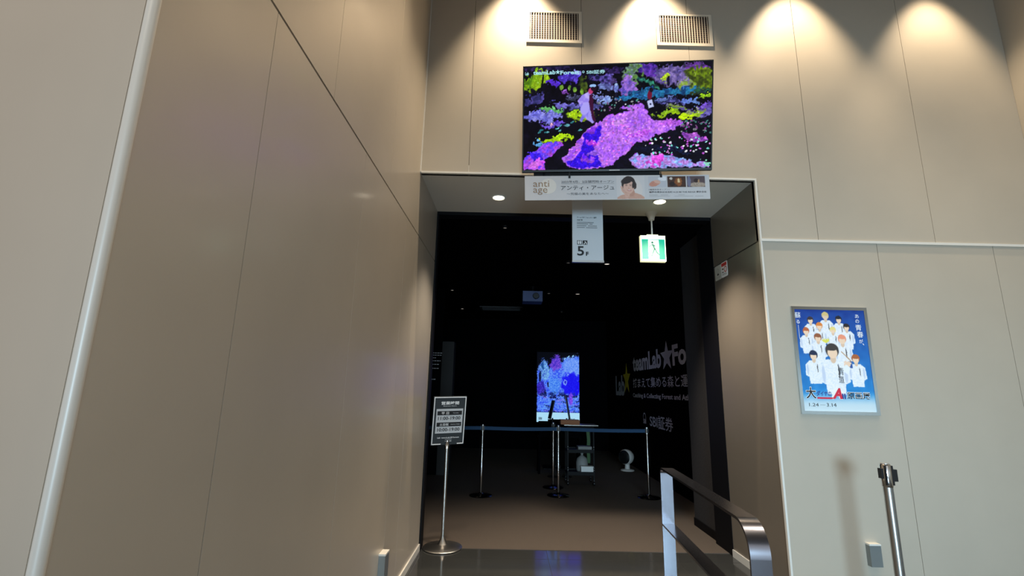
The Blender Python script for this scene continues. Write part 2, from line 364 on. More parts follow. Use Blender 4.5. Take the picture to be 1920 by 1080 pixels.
g_ = 1+.38*p.f3+.35*p.f2; p.a *= g_[..., None]; hot = np.clip((p.f3+p.f2*.6-.42)*5, 0, 1)*(p.a.max(-1) > 120); p.a += (hot*70)[..., None]*np.array((.8, .8, 1))
E_(215, 210, 6, 90, (10, 8, 16), None, .12, .002); E_(240, 290, 12, 40, (10, 8, 16), None, .12, .002)
# visitors walking in the projected garden: plain figures
p.poly(P_([(470, 328), (500, 290), (545, 262), (572, 285), (556, 330), (548, 365), (572, 430), (595, 480), (580, 492), (545, 470), (520, 440), (495, 392), (480, 350)]), (190, 175, 250), (150, 130, 235), .003)
p.poly(P_([(480, 350), (548, 365), (560, 410), (598, 470), (590, 490), (566, 470), (530, 440), (500, 480), (488, 470), (504, 430)]), (150, 140, 240), (120, 110, 225), .003)
E_(522, 385, 30, 45, (170, 160, 245), None, .3, .002); E_(566, 445, 20, 40, (160, 150, 240), None, -.3, .002)
p.poly(P_([(552, 290), (574, 280), (582, 330), (584, 400), (598, 470), (596, 492), (580, 470), (562, 400), (548, 340)]), (60, 14, 50), None, .003)
E_(562, 258, 17, 22, (190, 60, 120), None, .2, .002); E_(582, 240, 20, 20, (30, 10, 30), None, .2, .002); E_(575, 222, 20, 10, (150, 190, 240), None, 0, .004)
E_(738, 238, 17, 34, (130, 150, 220), (90, 100, 180), 0, .004); E_(740, 285, 10, 22, (20, 16, 40), None, 0, .003); E_(740, 212, 10, 9, (160, 190, 230), None, 0, .002)
E_(974, 285, 16, 34, (110, 20, 50), None, 0, .003); E_(984, 250, 14, 16, (24, 10, 26), None, 0, .002); E_(965, 350, 14, 38, (16, 10, 30), None, 0, .003)
p.poly(P_([(955, 330), (990, 318), (1003, 370), (968, 382)]), (190, 200, 240), None, .001); E_(980, 352, 6, 8, (30, 30, 70), None, 0, .001)
E_(1098, 190, 12, 30, (20, 16, 40), None, 0, .003); E_(1100, 160, 8, 9, (20, 12, 30), None, 0, .002)
scr = p.grid('screen', -TW/2+b_, TW/2-b_, -TH/2+.018, TH/2-b_, 0, attr_mat('television_picture', 1.0), t)
SW, SH = TW-2*b_, TH-b_-.018
EM = mat('screen_lettering_light', (0, 0, 0), .5, emit=(165, 222, 232), es=1)
bm = BM()
def tvx(c): return -TW/2+b_+(c-84)/1312*SW
def tvz(c): return TH/2-b_-(c)/740*SH
text(bm, 'teamLab', tvx(150), tvx(310), tvz(56), tvz(26), bold=.03)
poly(bm, star_pts(tvx(326), tvz(41), .022, .022), -.002, -.0015)
text(bm, 'Forest', tvx(344), tvx(482), tvz(60), tvz(32), bold=.03)
text(bm, 'SBI証券', tvx(530), tvx(662), tvz(62), tvz(34), bold=.015)
text(bm, 'Lab', tvx(92), tvx(118), tvz(56), tvz(34), bold=.03)
lathe(bm, [(.006, -.0004), (.010, -.0004), (.010, .0004), (.006, .0004)], 20, (tvx(508), -.0018, tvz(46)), Matrix.Rotation(PI/2, 4, 'X'))
obj('screen_lettering', bm, EM, scr)

# ------------------------------------------------------------------ banner under the television
BW, BH = 1.571, .2134
t = thing('banner_sign', 'long white advertising banner with a smiling portrait, clipped below the television', 'banner', mtx=frame((.8954, 3.7727, 3.2202), .0138, .0839, .0261))
obj('panel', box(-BW/2, BW/2, 0, .004, -BH/2, BH/2), mat('banner_card', (206, 204, 205), .45), t)
bxp = lambda c: -BW/2+(c-22)/1783*BW
bzp = lambda c: BH/2-(c-152)/235*BH
bm = lathe(BM(), [(0, 0), (.068, 0)], 40, (bxp(250), -.001, bzp(252)), Matrix.Rotation(PI/2, 4, 'X')); obj('logo_disc', bm, mat('banner_logo_disc', (224, 219, 212), .5), t)
bm = BM(); text(bm, 'anti', bxp(103), bxp(258), bzp(258), bzp(198), y=-.002, bold=0); text(bm, 'age', bxp(103), bxp(240), bzp(335), bzp(272), y=-.002, bold=0)
obj('logo_lettering', bm, mat('bronze_print', (150, 122, 92), .5), t)
bm = BM()
text(bm, '2025年4月、2店舗同時オープン', bxp(375), bxp(885), bzp(224), bzp(198), bold=.0)
rect(bm, bxp(375), bxp(885), bzp(230.5), bzp(229))
text(bm, 'アンティ・アージュ', bxp(370), bxp(885), bzp(292), bzp(248), bold=.005)
text(bm, '〜究極の美をあなたへ〜', bxp(425), bxp(830), bzp(340), bzp(316), bold=.0)
text(bm, '［福岡本店オープン］', bxp(1218), bxp(1415), bzp(300), bzp(286), bold=0)
text(bm, '福岡市博多区住吉町 4-22 BE THE RIDGE 博多住吉', bxp(1218), bxp(1770), bzp(326), bzp(309), bold=.01)
for a, b, z in ((1218, 1300, 344), (1330, 1400, 344), (1500, 1560, 344), (1218, 1420, 357), (1460, 1640, 357), (1660, 1740, 357)): rect(bm, bxp(a), bxp(b), bzp(z+1.5), bzp(z))
obj('lettering', bm, mat('grey_print', (62, 56, 56), .6), t)
q = Pic(96, 84, (214, 210, 210), 2)
q.ell(.52, .62, .40, .55, (222, 214, 210), None, 0, 0, .1)
q.ell(.43, .34, .25, .32, (44, 34, 34), None, .1, .004, .08); q.ell(.62, .40, .09, .18, (52, 40, 38), None, -.1, .004)
q.poly([(.02, 1.0), (.02, .93), (.14, .84), (.36, .78), (.62, .72), (.86, .82), (.98, .92), (.99, 1.0)], (214, 168, 148), (206, 158, 138), .004)
q.ell(.52, .72, .12, .18, (200, 150, 130), None, 0, 0)
q.ell(.43, .50, .195, .29, (226, 184, 166), (220, 176, 158), .12, .002, .08)
q.ell(.36, .22, .20, .12, (42, 32, 32), None, -.25, .004); q.ell(.60, .40, .045, .14, (46, 36, 34), None, .1, .002)
q.ell(.35, .435, .035, .010, (60, 40, 38), None, .05, 0); q.ell(.50, .43, .035, .010, (60, 40, 38), None, .12, 0)
q.ell(.35, .39, .045, .010, (96, 70, 62), None, 0, 0); q.ell(.50, .385, .045, .010, (96, 70, 62), None, .15, 0)
q.ell(.43, .53, .02, .03, (208, 158, 142), None, 0, 0)
q.ell(.45, .62, .07, .030, (186, 80, 84), None, .1, 0); q.ell(.45, .612, .055, .014, (246, 240, 236), None, .1, 0)
q.poly([(.14, .46), (.20, .44), (.24, .60), (.36, .70), (.46, .74), (.46, .82), (.40, 1.0), (.30, 1.0), (.28, .80), (.18, .66)], (224, 180, 162), (214, 168, 150), .003)
for k in range(4): q.ell(.20+.045*k, .56+.055*k, .035, .007, (196, 148, 130), None, .7, 0)
q.grid('portrait', bxp(908), bxp(1178), bzp(382), bzp(156), -.001, attr_mat('printed_picture', 0), t)
for k, (a, b) in enumerate(((1216, 1388), (1400, 1577), (1588, 1762))):
    q = Pic(48, 30, ((196, 196, 202), (70, 44, 34), (96, 80, 84))[k], 7+k)
    if k == 0: q.ell(.35, .65, .32, .26, (216, 160, 138), (200, 130, 112), -.3, .01); q.ell(.5, .5, .2, .14, (222, 178, 160), None, .3, .01); q.ell(.85, .2, .3, .2, (232, 232, 236))
    if k == 1: q.ell(.6, .5, .2, .4, (176, 104, 50), (110, 60, 30), 0, .03); q.ell(.62, .4, .07, .2, (236, 208, 160)); q.ell(.2, .2, .08, .12, (210, 200, 190)); q.ell(.25, .7, .15, .2, (36, 22, 20))
    if k == 2: q.ell(.6, .8, .45, .25, (196, 178, 160), (150, 130, 116)); q.ell(.5, .4, .12, .2, (60, 44, 44)); q.ell(.65, .45, .05, .15, (190, 150, 110)); q.ell(.12, .5, .1, .5, (120, 122, 150))
    q.grid('photo_print', bxp(a), bxp(b), bzp(270), bzp(165), -.001, attr_mat('printed_picture', 0), t)
for c in (455, 1340):
    bm = BM(); bx(bm, bxp(c)-.009, bxp(c)+.009, -.006, .009, BH/2-.022, BH/2+.008); bx(bm, bxp(c)-.003, bxp(c)+.003, -.003, .004, BH/2+.006, BH/2+.032)
    obj('clip', bm, BLK, t, bevel=.001)

# ------------------------------------------------------------------ hanging floor sign
t = thing('hanging_sign', 'tall white floor sign marked 5F hanging from the soffit behind the banner', 'sign', (.729, 4.3, 2.70))
HW = .146
obj('panel', box(-HW, HW, 0, .025, .02, .700), mat('sign_white', (205, 210, 214), .3), t, bevel=.002)
obj('bottom_rail', box(-HW-.003, HW+.003, -.004, .029, 0, .02), STEEL, t, bevel=.002)
for a in (-.10, .08): obj('ceiling_fixing', box(a, a+.02, .005, .02, .70, .727), STEEL, t)
sx = lambda c: -HW+(c-607)/495*2*HW
sz = lambda c: .70-(c+190)/1190*.68
bm = BM()
text(bm, '5', sx(683), sx(792), sz(925), sz(762), bold=.02); text(bm, 'F', sx(820), sx(864), sz(925), sz(857), bold=.05)
text(bm, 'チームラボ フォレスト 福岡', sx(682), sx(998), sz(275), sz(246), bold=.01)
text(bm, 'SBI証券', sx(682), sx(775), sz(318), sz(294), bold=.02)
for a, b, z in ((682, 960, 348), (682, 860, 374), (885, 945, 374), (682, 845, 406), (862, 1012, 408), (682, 808, 436), (828, 1012, 438)):
    k = a
    while k < b-8: rect(bm, sx(k), sx(k+9), sz(z+6), sz(z-5)); k += 13
L5 = obj('lettering', bm, INK, t)
bm = BM(); rect(bm, sx(682), sx(757), sz(736), sz(662)); rect(bm, sx(770), sx(847), sz(736), sz(662)); pc = obj('pictogram', bm, INK, t)
bm = BM()
for cx in (703, 736):
    poly(bm, [(sx(cx)-.008, sz(680)), (sx(cx)+.008, sz(680)), (sx(cx)+.005, sz(728)), (sx(cx)-.005, sz(728))], -.0025, -.002)
    lathe(bm, [(0, 0), (.004, 0)], 12, (sx(cx), -.0024, sz(672)), Matrix.Rotation(PI/2, 4, 'X'))
rect(bm, sx(719), sx(721), sz(732), sz(666), -.002)
poly(bm, [(sx(780), sz(730)), (sx(800), sz(704)), (sx(812), sz(712)), (sx(795), sz(731))], -.0025, -.002)
poly(bm, [(sx(806), sz(676)), (sx(826), sz(690)), (sx(840), sz(730)), (sx(828), sz(730)), (sx(818), sz(700)), (sx(800), sz(690))], -.0025, -.002)
obj('pictogram_figures', bm, PW, pc)

# ------------------------------------------------------------------ exit sign
t = thing('exit_sign', 'lit green and white running man exit sign on a rod from the soffit', 'sign', (1.519, 4.85, 2.878))
EW, EH = .133, .286
obj('housing', bx(box(-EW, EW, .002, .05, 0, EH), -.06, .06, .008, .044, EH, EH+.014), mat('sign_housing_lit', (235, 235, 215), .4, emit=(252, 250, 196), es=.8), t, bevel=.004)
fc = obj('light_panel', box(-EW+.006, EW-.006, -.004, .002, .008, EH-.004), mat('exit_panel_white', (230, 255, 245), .3, emit=(236, 255, 248), es=1.1), t, bevel=.002)
GRN = mat('exit_panel_green', (0, 60, 40), .5, emit=(0, 200, 160), es=.95)
bm = BM(); rect(bm, -EW+.010, -.054, .022, EH-.044, -.0052); rect(bm, .058, EW-.012, .022, EH-.044, -.0052); rect(bm, -.062, .072, EH-.050, EH-.044, -.0052)
obj('green_border', bm, GRN, fc)
bm = BM()
lathe(bm, [(0, 0), (.013, 0)], 20, (-.010, -.0055, .205), Matrix.Rotation(PI/2, 4, 'X'))
for pts in ([(-.020, .190), (.002, .188), (.022, .140), (.004, .132)], [(.004, .140), (.022, .140), (-.018, .050), (-.028, .052)], [(.010, .140), (.024, .136), (.042, .100), (.066, .072), (.060, .064), (.030, .092)],
            [(-.016, .188), (-.040, .170), (-.044, .150), (-.038, .150), (-.030, .166), (-.010, .178)], [(.006, .182), (.034, .164), (.032, .158), (.004, .168)]): poly(bm, pts, -.0058, -.0053)
obj('running_figure', bm, mat('exit_figure_green', (0, 60, 40), .5, emit=(20, 120, 100), es=.6), fc)
bm = BM(); lathe(bm, [(.0085, EH+.012), (.0085, .50)], 20, (0, .025, 0)); obj('rod', bm, WHITE, t, True)
bm = BM(); lathe(bm, [(.0, .468), (.030, .468), (.036, .50), (.062, .542), (.066, .549), (0, .549)], 32, (0, .025, 0)); obj('ceiling_mount', bm, WHITE, t, True)

# ------------------------------------------------------------------ soffit downlights
def downlight(label, loc, group, r=.062, em=9, col=(255, 240, 214)):
    t = thing('downlight', label, 'ceiling light', loc, group)
    bm = BM(); lathe(bm, [(r, 0), (r+.012, -.002), (r+.012, -.006), (r, -.008), (r-.006, -.002)], 32); obj('trim_ring', bm, WHITE, t, True)
    bm = BM(); lathe(bm, [(0, -.0015), (r-.004, -.0015)], 32); obj('diffuser', bm, mat('lamp_glow_%d' % (em*100), (255, 240, 220), .4, emit=col, es=em), t)
    return t
downlight('round lit downlight in the soffit left of the floor sign', (-.132, 4.54, ZS), 'soffit downlights')
downlight('round lit downlight in the soffit peeking out below the banner', (1.511, 4.55, ZS), 'soffit downlights')
g = 'spotlights in the dark ceiling'
first = None
for lab, x, y, r, em in (('faint ceiling spotlight just behind the top edge of the entrance', -.07, 5.32, .03, .10), ('bright oval ceiling spotlight at the bottom right corner of the floor sign', 1.44, 6.84, .045, .75),
        ('dim bluish ceiling spotlight left of the floor sign bottom edge', .86, 6.82, .035, .06), ('leftmost small spotlight in the dark ceiling', -1.11, 9.03, .04, .30),
        ('lowest spotlight on the left half of the dark ceiling', -1.115, 11.19, .045, .55), ('small bright spotlight in the dark ceiling right of the projector', 1.333, 9.13, .05, .40),
        ('lowest faint spotlight on the right half of the dark ceiling', 1.266, 11.34, .035, .16), ('dim spotlight just under the projector', .77, 9.14, .04, .10)):
    t = thing('ceiling_spotlight', lab, 'ceiling light', (x, y, 3.40), g)
    bm = BM(); lathe(bm, [(r, 0), (r, -.03), (r-.006, -.03), (r-.008, -.004)], 24); obj('housing_ring', bm, BLKM, t, True)
    bm = BM(); lathe(bm, [(0, -.022), (r-.007, -.022)], 24); obj('lamp_lens', bm, mat('spot_glow_%d' % int(em*100), (200, 200, 200), .4, emit=(255, 240, 225), es=em*1.6), t)

t = thing('ceiling_projector', 'projector with a dark round lens hanging from the black ceiling', 'projector', (.433, 8.54, 3.40))
PJ = mat('projector_case', (70, 84, 130), .5)
obj('body', box(-.19, .17, -.02, .30, -.30, -.11), PJ, t, bevel=.012)
bm = BM(); lathe(bm, [(0, 0), (.05, 0), (.06, .02), (.06, .05)], 28, (.05, -.045, -.20), Matrix.Rotation(-PI/2, 4, 'X')); obj('lens', bm, BLK, t, True)
bm = BM(); lathe(bm, [(.02, -.11), (.02, 0)], 16, (0, .14, 0)); lathe(bm, [(.06, -.012), (.06, 0)], 20, (0, .14, 0)); obj('ceiling_mount', bm, BLKM, t, True)
t = thing('air_vent', 'wide slotted air vent in the black ceiling left of the projector', 'vent', (-.187, 11.15, 3.40))
bm = BM(); bx(bm, -.5, .5, -.25, -.2, -.015, 0); bx(bm, -.5, .5, .2, .25, -.015, 0); bx(bm, -.5, -.45, -.2, .2, -.015, 0); bx(bm, .45, .5, -.2, .2, -.015, 0); obj('frame', bm, mat('vent_dark_grey', (60, 58, 60), .5), t)
bm = BM()
for k in range(9): bx(bm, -.45, .45, -.19+k*.044, -.17+k*.044, -.012, -.002)
obj('slats', bm, mat('vent_dark_grey', (60, 58, 60), .5), t)

# ------------------------------------------------------------------ wall ventilation grilles
def grille(label, x0, x1):
    t = thing('ventilation_grille', label, 'vent', (x0, D, 4.80), 'ventilation grilles high on the end wall')
    W, Hh, f = x1-x0, .352, .030
    VM = mat('grille_ivory', (214, 204, 186), .45, .2)
    bm = BM(); y0, y1 = -.013, 0
    bx(bm, 0, W, y0, y1, 0, f); bx(bm, 0, W, y0, y1, Hh-f*.6, Hh); bx(bm, 0, f, y0, y1, f, Hh-f*.6); bx(bm, W-f, W, y0, y1, f, Hh-f*.6)
    obj('frame', bm, VM, t, bevel=.003)
    bm = BM(); n = 19
    for k in range(n):
        x = f+(W-2*f)*(k+.5)/n; bx(bm, x-.0030, x+.0030, y0+.002, y1-.006, f, Hh-f*.6)
    obj('vertical_slats', bm, VM, t)
    bm = BM()
    for k in range(13):
        z = f+(Hh-1.6*f)*(k+.5)/13; bx(bm, f, W-f, -.0058, -.0045, z-.003, z+.003)
    obj('rear_slats', bm, mat('grille_brown_shaded', (92, 70, 56), .6), t)  # brown darkened to put the shade of a deeper gap into the colour
    obj('gap_shade_plate', box(f, W-f, -.0035, -.001, f, Hh-f*.6), mat('grille_gap_shade', (30, 22, 18), .8), t)  # dark sheet standing in for the shaded hollow behind the slats
grille('slatted ventilation grille above the left part of the television', .108, .645)
grille('slatted ventilation grille above the right end of the television', 1.372, 1.915)

# ------------------------------------------------------------------ framed poster
t = thing('framed_poster', 'blue sports poster in a silver snap frame on the wall right of the entrance', 'poster', (2.405, D, 1.375))
W, Hh = .646, .892
bm = BM(); f = .026
for a in ((0, W, 0, f), (0, W, Hh-f, Hh), (0, f, f, Hh-f), (W-f, W, f, Hh-f)): bx(bm, a[0], a[1], -.016, -.002, a[2], a[3])
fr = obj('frame', bm, mat('poster_frame_silver', (190, 196, 198), .14, 1), t, bevel=.008)
obj('back_board', box(.004, W-.004, -.006, 0, .004, Hh-.004), BLKM, t)
q = Pic(180, 250, (16, 84, 176), 9)
k = q.V[..., None]; q.a = (1-k)*np.array((14, 62, 150))+k*np.array((40, 150, 214)); q.a += (q.n1*18)[..., None]
k = np.clip((q.V-.80)/.13, 0, 1)[..., None]*.8; q.a = q.a*(1-k)+np.array((206, 220, 226))*k
uc = lambda x, y: (x-152-.1*(y-110))/612
vc = lambda y: (y-110)/880
def fig(x, y, r, hair, skin=(240, 208, 180), h=1.0, cap=None):
    u, v = uc(x, y), vc(y); s = r/612; sv = r/880
    q.poly([(u-s*2.1, v+sv*(2.2)), (u-s*1.1, v+sv*1.3), (u+s*1.1, v+sv*1.3), (u+s*2.1, v+sv*2.2), (u+s*2.3, v+sv*5*h), (u+s*1.5, v+sv*5.4*h), (u+s*1.4, v+sv*7*h), (u-s*1.4, v+sv*7*h), (u-s*1.5, v+sv*5.4*h), (u-s*2.3, v+sv*5*h)], (238, 238, 240), (222, 228, 238), .002)
    q.ell(u-s*1.7, v+sv*3.6, s*.25, sv*1.3, (196, 206, 226), None, 0, 0, .4); q.ell(u+s*1.7, v+sv*3.6, s*.25, sv*1.3, (196, 206, 226), None, 0, 0, .4)
    q.ell(u, v+sv*1.2, s*.45, sv*.7, tuple(c*.92 for c in skin), None, 0, 0)
    q.ell(u, v-sv*.1, s*1.02, sv*1.12, hair, None, 0, .002, .1); q.ell(u, v+sv*.28, s*.76, sv*.86, skin, None, 0, 0, .12)
    q.ell(u, v-sv*.45, s*.95, sv*.42, cap or hair, None, 0, .002, .15)
    q.ell(u+s*.7, v+sv*3.2, s*.14, sv*1.1, (90, 90, 96), None, 0, .004)
for a in ((428, 165, 30, (230, 200, 130)), (298, 205, 27, (60, 50, 60)), (545, 195, 27, (30, 34, 50)), (375, 255, 28, (220, 130, 60)), (612, 262, 28, (40, 34, 40)), (492, 290, 26, (236, 214, 130)), (260, 305, 28, (190, 100, 60))): fig(*a)
q.ell(uc(430, 382), vc(382), .055, .02, (226, 220, 90), None, .1)
for a in ((362, 358, 32, (150, 90, 60)), (572, 372, 36, (236, 150, 120)), (685, 540, 34, (170, 96, 56)), (322, 515, 35, (26, 40, 70))): fig(*a)
q.poly([(uc(610, 620), vc(620)), (uc(660, 620), vc(620)), (uc(650, 560), vc(560)), (uc(600, 570), vc(570))], (40, 80, 150), None, .003)
fig(485, 475, 56, (60, 56, 56), h=.95)
q.ell(uc(612, 590), vc(590), .055, .035, (238, 206, 180), None, .2); q.poly([(uc(560, 640), vc(640)), (uc(600, 590), vc(590)), (uc(640, 620), vc(620)), (uc(620, 680), vc(680))], (232, 236, 242), None, .004)
q.poly([(uc(560, 480), vc(480)), (uc(566, 476), vc(476)), (uc(652, 560), vc(560)), (uc(646, 566), vc(566))], (180, 140, 100), None, 0)
k = np.clip((q.V-.84)/.12, 0, 1)[..., None]*.75; q.a = q.a*(1-k)+np.array((208, 220, 224))*k
pr = q.grid('poster_print', f-.002, W-f+.002, f-.002, Hh-f+.002, -.008, attr_mat('printed_picture', 0), t)
PWd, PHt = W-2*f+.004, Hh-2*f+.004
px = lambda x, y: f-.002+uc(x, y)*PWd
pz = lambda y: Hh-f+.002-vc(y)*PHt
def tx(bm, s, xa, xb, ya, yb, y=-.0092, **k):
    ym = (ya+yb)/2; text(bm, s, px(xa, ym), px(xb, ym), pz(yb), pz(ya), y, **k)
bm = BM()
for s, x, y, r in (('あ', 705, 163, 17), ('の', 707, 208, 16), ('青', 716, 264, 26), ('春', 729, 325, 27), ('が', 736, 384, 17), ('蘇', 186, 163, 27), ('る', 190, 222, 16)): tx(bm, s, x-r, x+r, y-r, y+r, bold=.005)
tx(bm, '、', 748, 762, 402, 420); rect(bm, px(197, 310), px(200, 310), pz(372), pz(250), -.0092)
for s, a, b, c, d in (('大', 252, 345, 786, 890), ('原画展', 600, 806, 824, 890), ('A', 462, 566, 788, 888)): tx(bm, s, a, b, c, d, -.0088, bold=.05)
obj('white_lettering', bm, PW, pr)
bm = BM(); tx(bm, '大', 256, 341, 790, 886, bold=.02); tx(bm, '原画展', 604, 802, 828, 886, bold=.012)
for s, a, b in (('青', 535, 580), ('道', 537, 582)): tx(bm, s, a, b, 618 if s == '青' else 690, 682 if s == '青' else 750, bold=.0)
tx(bm, '1.24', 282, 362, 922, 950, bold=0); tx(bm, '3.14', 430, 512, 920, 950, bold=0); rect(bm, px(376, 935), px(420, 935), pz(937), pz(935), -.0092)
obj('black_lettering', bm, INK, pr)
bm = BM(); tx(bm, 'A', 476, 562, 793, 884, -.0096, bold=.05, shear=.3); poly(bm, [(px(352, 880), pz(886)), (px(478, 880), pz(886)), (px(486, 872), pz(872)), (px(352, 872), pz(872))], -.0096, -.009); obj('red_lettering', bm, mat('red_print', (206, 40, 66), .5), pr)
bm = BM(); tx(bm, 'ダイヤの', 345, 470, 818, 862, bold=.02, shear=.2); tx(bm, 'II', 562, 592, 838, 884, bold=.03); obj('blue_lettering', bm, mat('blue_print', (44, 54, 130), .5), pr)

# ------------------------------------------------------------------ standing opening hours sign
t = thing('sign_stand', 'opening hours sign on a steel pole with round base at the left of the entrance', 'sign stand', (-.60, 5.06, .004))
bm = BM(); lathe(bm, [(0, 0), (.190, 0), (.192, .006), (.186, .012), (.10, .020), (.050, .034), (.026, .075), (.0175, .10), (0, .10)], 48); obj('base', bm, STEEL, t, True)
bm = BM(); lathe(bm, [(.0165, .08), (.0165, .93)], 24); obj('pole', bm, STEEL, t, True)
bm = BM(); lathe(bm, [(.022, .915), (.022, .965), (.015, .975), (.015, 1.0)], 24); obj('collar', bm, CHROME, t, True)
mb = frame((.012, -.03, 1.195), -.40, .20, .028)
W2, H2 = .172, .245
bd = obj('board', box(-W2, W2, 0, .018, -H2, H2), mat('sign_board_slate', (46, 52, 56), .45), t, bevel=.002); bd.matrix_local = mb
bm = BM()
e0, e1 = .004, .013
for a in ((-W2+e0, W2-e0, H2-e1, H2-e0), (-W2+e0, -W2+e1, -H2+e0, H2-e1), (W2-e1, W2-e0, -H2+e0, H2-e1), (-W2+e0, -.07, -H2+e0, -H2+e1), (.10, W2-e0, -H2+e0, -H2+e1)): bx(bm, a[0], a[1], -.003, 0, a[2], a[3])
obj('white_edge', bm, PW, bd)
su = lambda u: -W2+u*2*W2
sv = lambda v: H2-v*2*H2
bm = BM(); rect(bm, su(.10), su(.91), sv(.76), sv(.255)); obj('hours_panel', bm, mat('hours_panel_grey', (196, 198, 200), .5), bd)
bm = BM()
rect(bm, su(.13), su(.88), sv(.385), sv(.30), -.002); rect(bm, su(.13), su(.88), sv(.62), sv(.535), -.002)
text(bm, '11:00-19:00', su(.16), su(.84), sv(.485), sv(.415), -.002, .02); text(bm, '10:00-19:00', su(.16), su(.84), sv(.72), sv(.65), -.002, .02)
obj('dark_lettering', bm, INK, bd)
bm = BM()
text(bm, '営業時間', su(.23), su(.77), sv(.17), sv(.10), -.002, .025); text(bm, 'Business Hours', su(.30), su(.70), sv(.205), sv(.185), -.002, 0)
text(bm, '平 日', su(.25), su(.48), sv(.37), sv(.318), -.003, .015); text(bm, 'Weekdays', su(.60), su(.78), sv(.355), sv(.335), -.003, 0)
text(bm, '土日祝', su(.22), su(.49), sv(.605), sv(.552), -.003, .015); text(bm, 'Weekends, Holidays', su(.55), su(.84), sv(.59), sv(.57), -.003, 0)
text(bm, 'teamLab★Forest', su(.30), su(.84), sv(.865), sv(.832), -.002, .02); text(bm, 'Lab', su(.18), su(.27), sv(.865), sv(.835), -.002, .02)
text(bm, 'FUKUOKA', su(.42), su(.62), sv(.892), sv(.878), -.002, 0); text(bm, 'SBI証券', su(.42), su(.62), sv(.935), sv(.912), -.002, .01)
obj('white_lettering', bm, PW, bd)

# ------------------------------------------------------------------ barrier posts
BELT = mat('belt_blue', (22, 60, 92), .8)
def barrier(label, x, y, group, h=1.0):
    t = thing('barrier_post', label, 'barrier post', (x, y, .004), group)
    bm = BM(); lathe(bm, [(0, 0), (.165, 0), (.167, .006), (.160, .012), (.08, .022), (.035, .034), (.02, .05), (0, .05)], 40); obj('base', bm, mat('dark_chrome', (96, 94, 92), .18, 1), t, True)
    bm = BM(); lathe(bm, [(.019, .03), (.019, h-.10)], 20); obj('pole', bm, CHROME, t, True)
    bm = BM(); lathe(bm, [(.021, h-.10), (.021, h-.002), (.019, h), (0, h)], 20); hd = obj('belt_head', bm, STEEL, t, True)
    bm = BM(); bx(bm, -.006, .006, -.026, .026, h-.085, h-.02); bx(bm, -.026, .026, -.006, .006, h-.085, h-.02); obj('belt_slot', bm, BLK, hd)
    return t
gb = 'steel barrier posts with blue belts inside'
pts = [(-.355, 7.39), (.785, 7.49), (2.12, 7.47)]
bp = [barrier('steel barrier post just right of the opening hours sign', *pts[0], gb), barrier('nearer of the two paired steel barrier posts left of the cart', *pts[1], gb), barrier('steel barrier post in front of the wall lettering', *pts[2], gb)]
barrier('farther of the two paired steel barrier posts left of the cart', .762, 8.075, gb)
def belt(parent, a, b):
    bm = BM(); v = Vector((b[0]-a[0], b[1]-a[1], 0)); n = Vector((-v.y, v.x, 0)).normalized()*.001
    a0 = Vector((a[0], a[1], .925))+v.normalized()*.026; b0 = Vector((b[0], b[1], .925))-v.normalized()*.026; N = 16; rows = []
    for k in range(N+1):
        q_ = a0.lerp(b0, k/N); q_.z -= .008*math.sin(PI*k/N); rows.append([bm.verts.new(q_+n*s+Vector((0, 0, dz))) for s in (-1, 1) for dz in (0, .05)])
    for r_, s_ in zip(rows, rows[1:]):
        for i, j in ((0, 1), (1, 3), (3, 2), (2, 0)): bm.faces.new((r_[i], r_[j], s_[j], s_[i]))
    bmesh.ops.transform(bm, matrix=Matrix.Translation(-Vector(parent.location)), verts=bm.verts); obj('belt', bm, BELT, parent)
belt(bp[0], pts[0], (-2.4, 7.3)); belt(bp[1], pts[1], pts[0]); belt(bp[2], pts[2], pts[1])
# the near post
t = thing('barrier_post', 'near silver barrier post standing in front of the wall below the poster', 'barrier post', (2.583, 3.4, 0))
bm = BM(); lathe(bm, [(0, 0), (.165, 0), (.167, .006), (.160, .012), (.08, .022), (.045, .034), (.034, .05), (0, .05)], 48); obj('base', bm, STEEL, t, True)
bm = BM()
lathe(bm, [(.0285, .03), (.0285, .935)], 32)
obj('pole', bm, STEEL, t, True)
bm = BM()
for a in (-.35, -1.25): bx(bm, .0283*math.cos(a)-.002, .0283*math.cos(a)+.002, .0283*math.sin(a)-.002, .0283*math.sin(a)+.002, .05, .935)
obj('groove', bm, mat('groove_grey', (110, 108, 106), .4, .8), t)
bm = BM(); lathe(bm, [(0, .930), (.031, .930), (.034, .936), (.034, 1.070), (.029, 1.078), (0, 1.078)], 32); hd = obj('belt_head', bm, CHROME, t, True)
for cb in ((.030, .062, -.022, .014, .968, 1.045), (-.044, -.030, -.018, .014, .985, 1.05),
           (-.026, -.016, -.032, -.020, .945, 1.070), (.018, .030, -.030, -.016, .945, 1.070)): obj('belt_clip', box(*cb), BLK, hd, bevel=.002)
obj('head_cap', lathe(BM(), [(0, 1.078), (.026, 1.078), (.026, 1.083), (0, 1.083)], 32), mat('cap_grey', (150, 148, 144), .4, .6), hd, True)

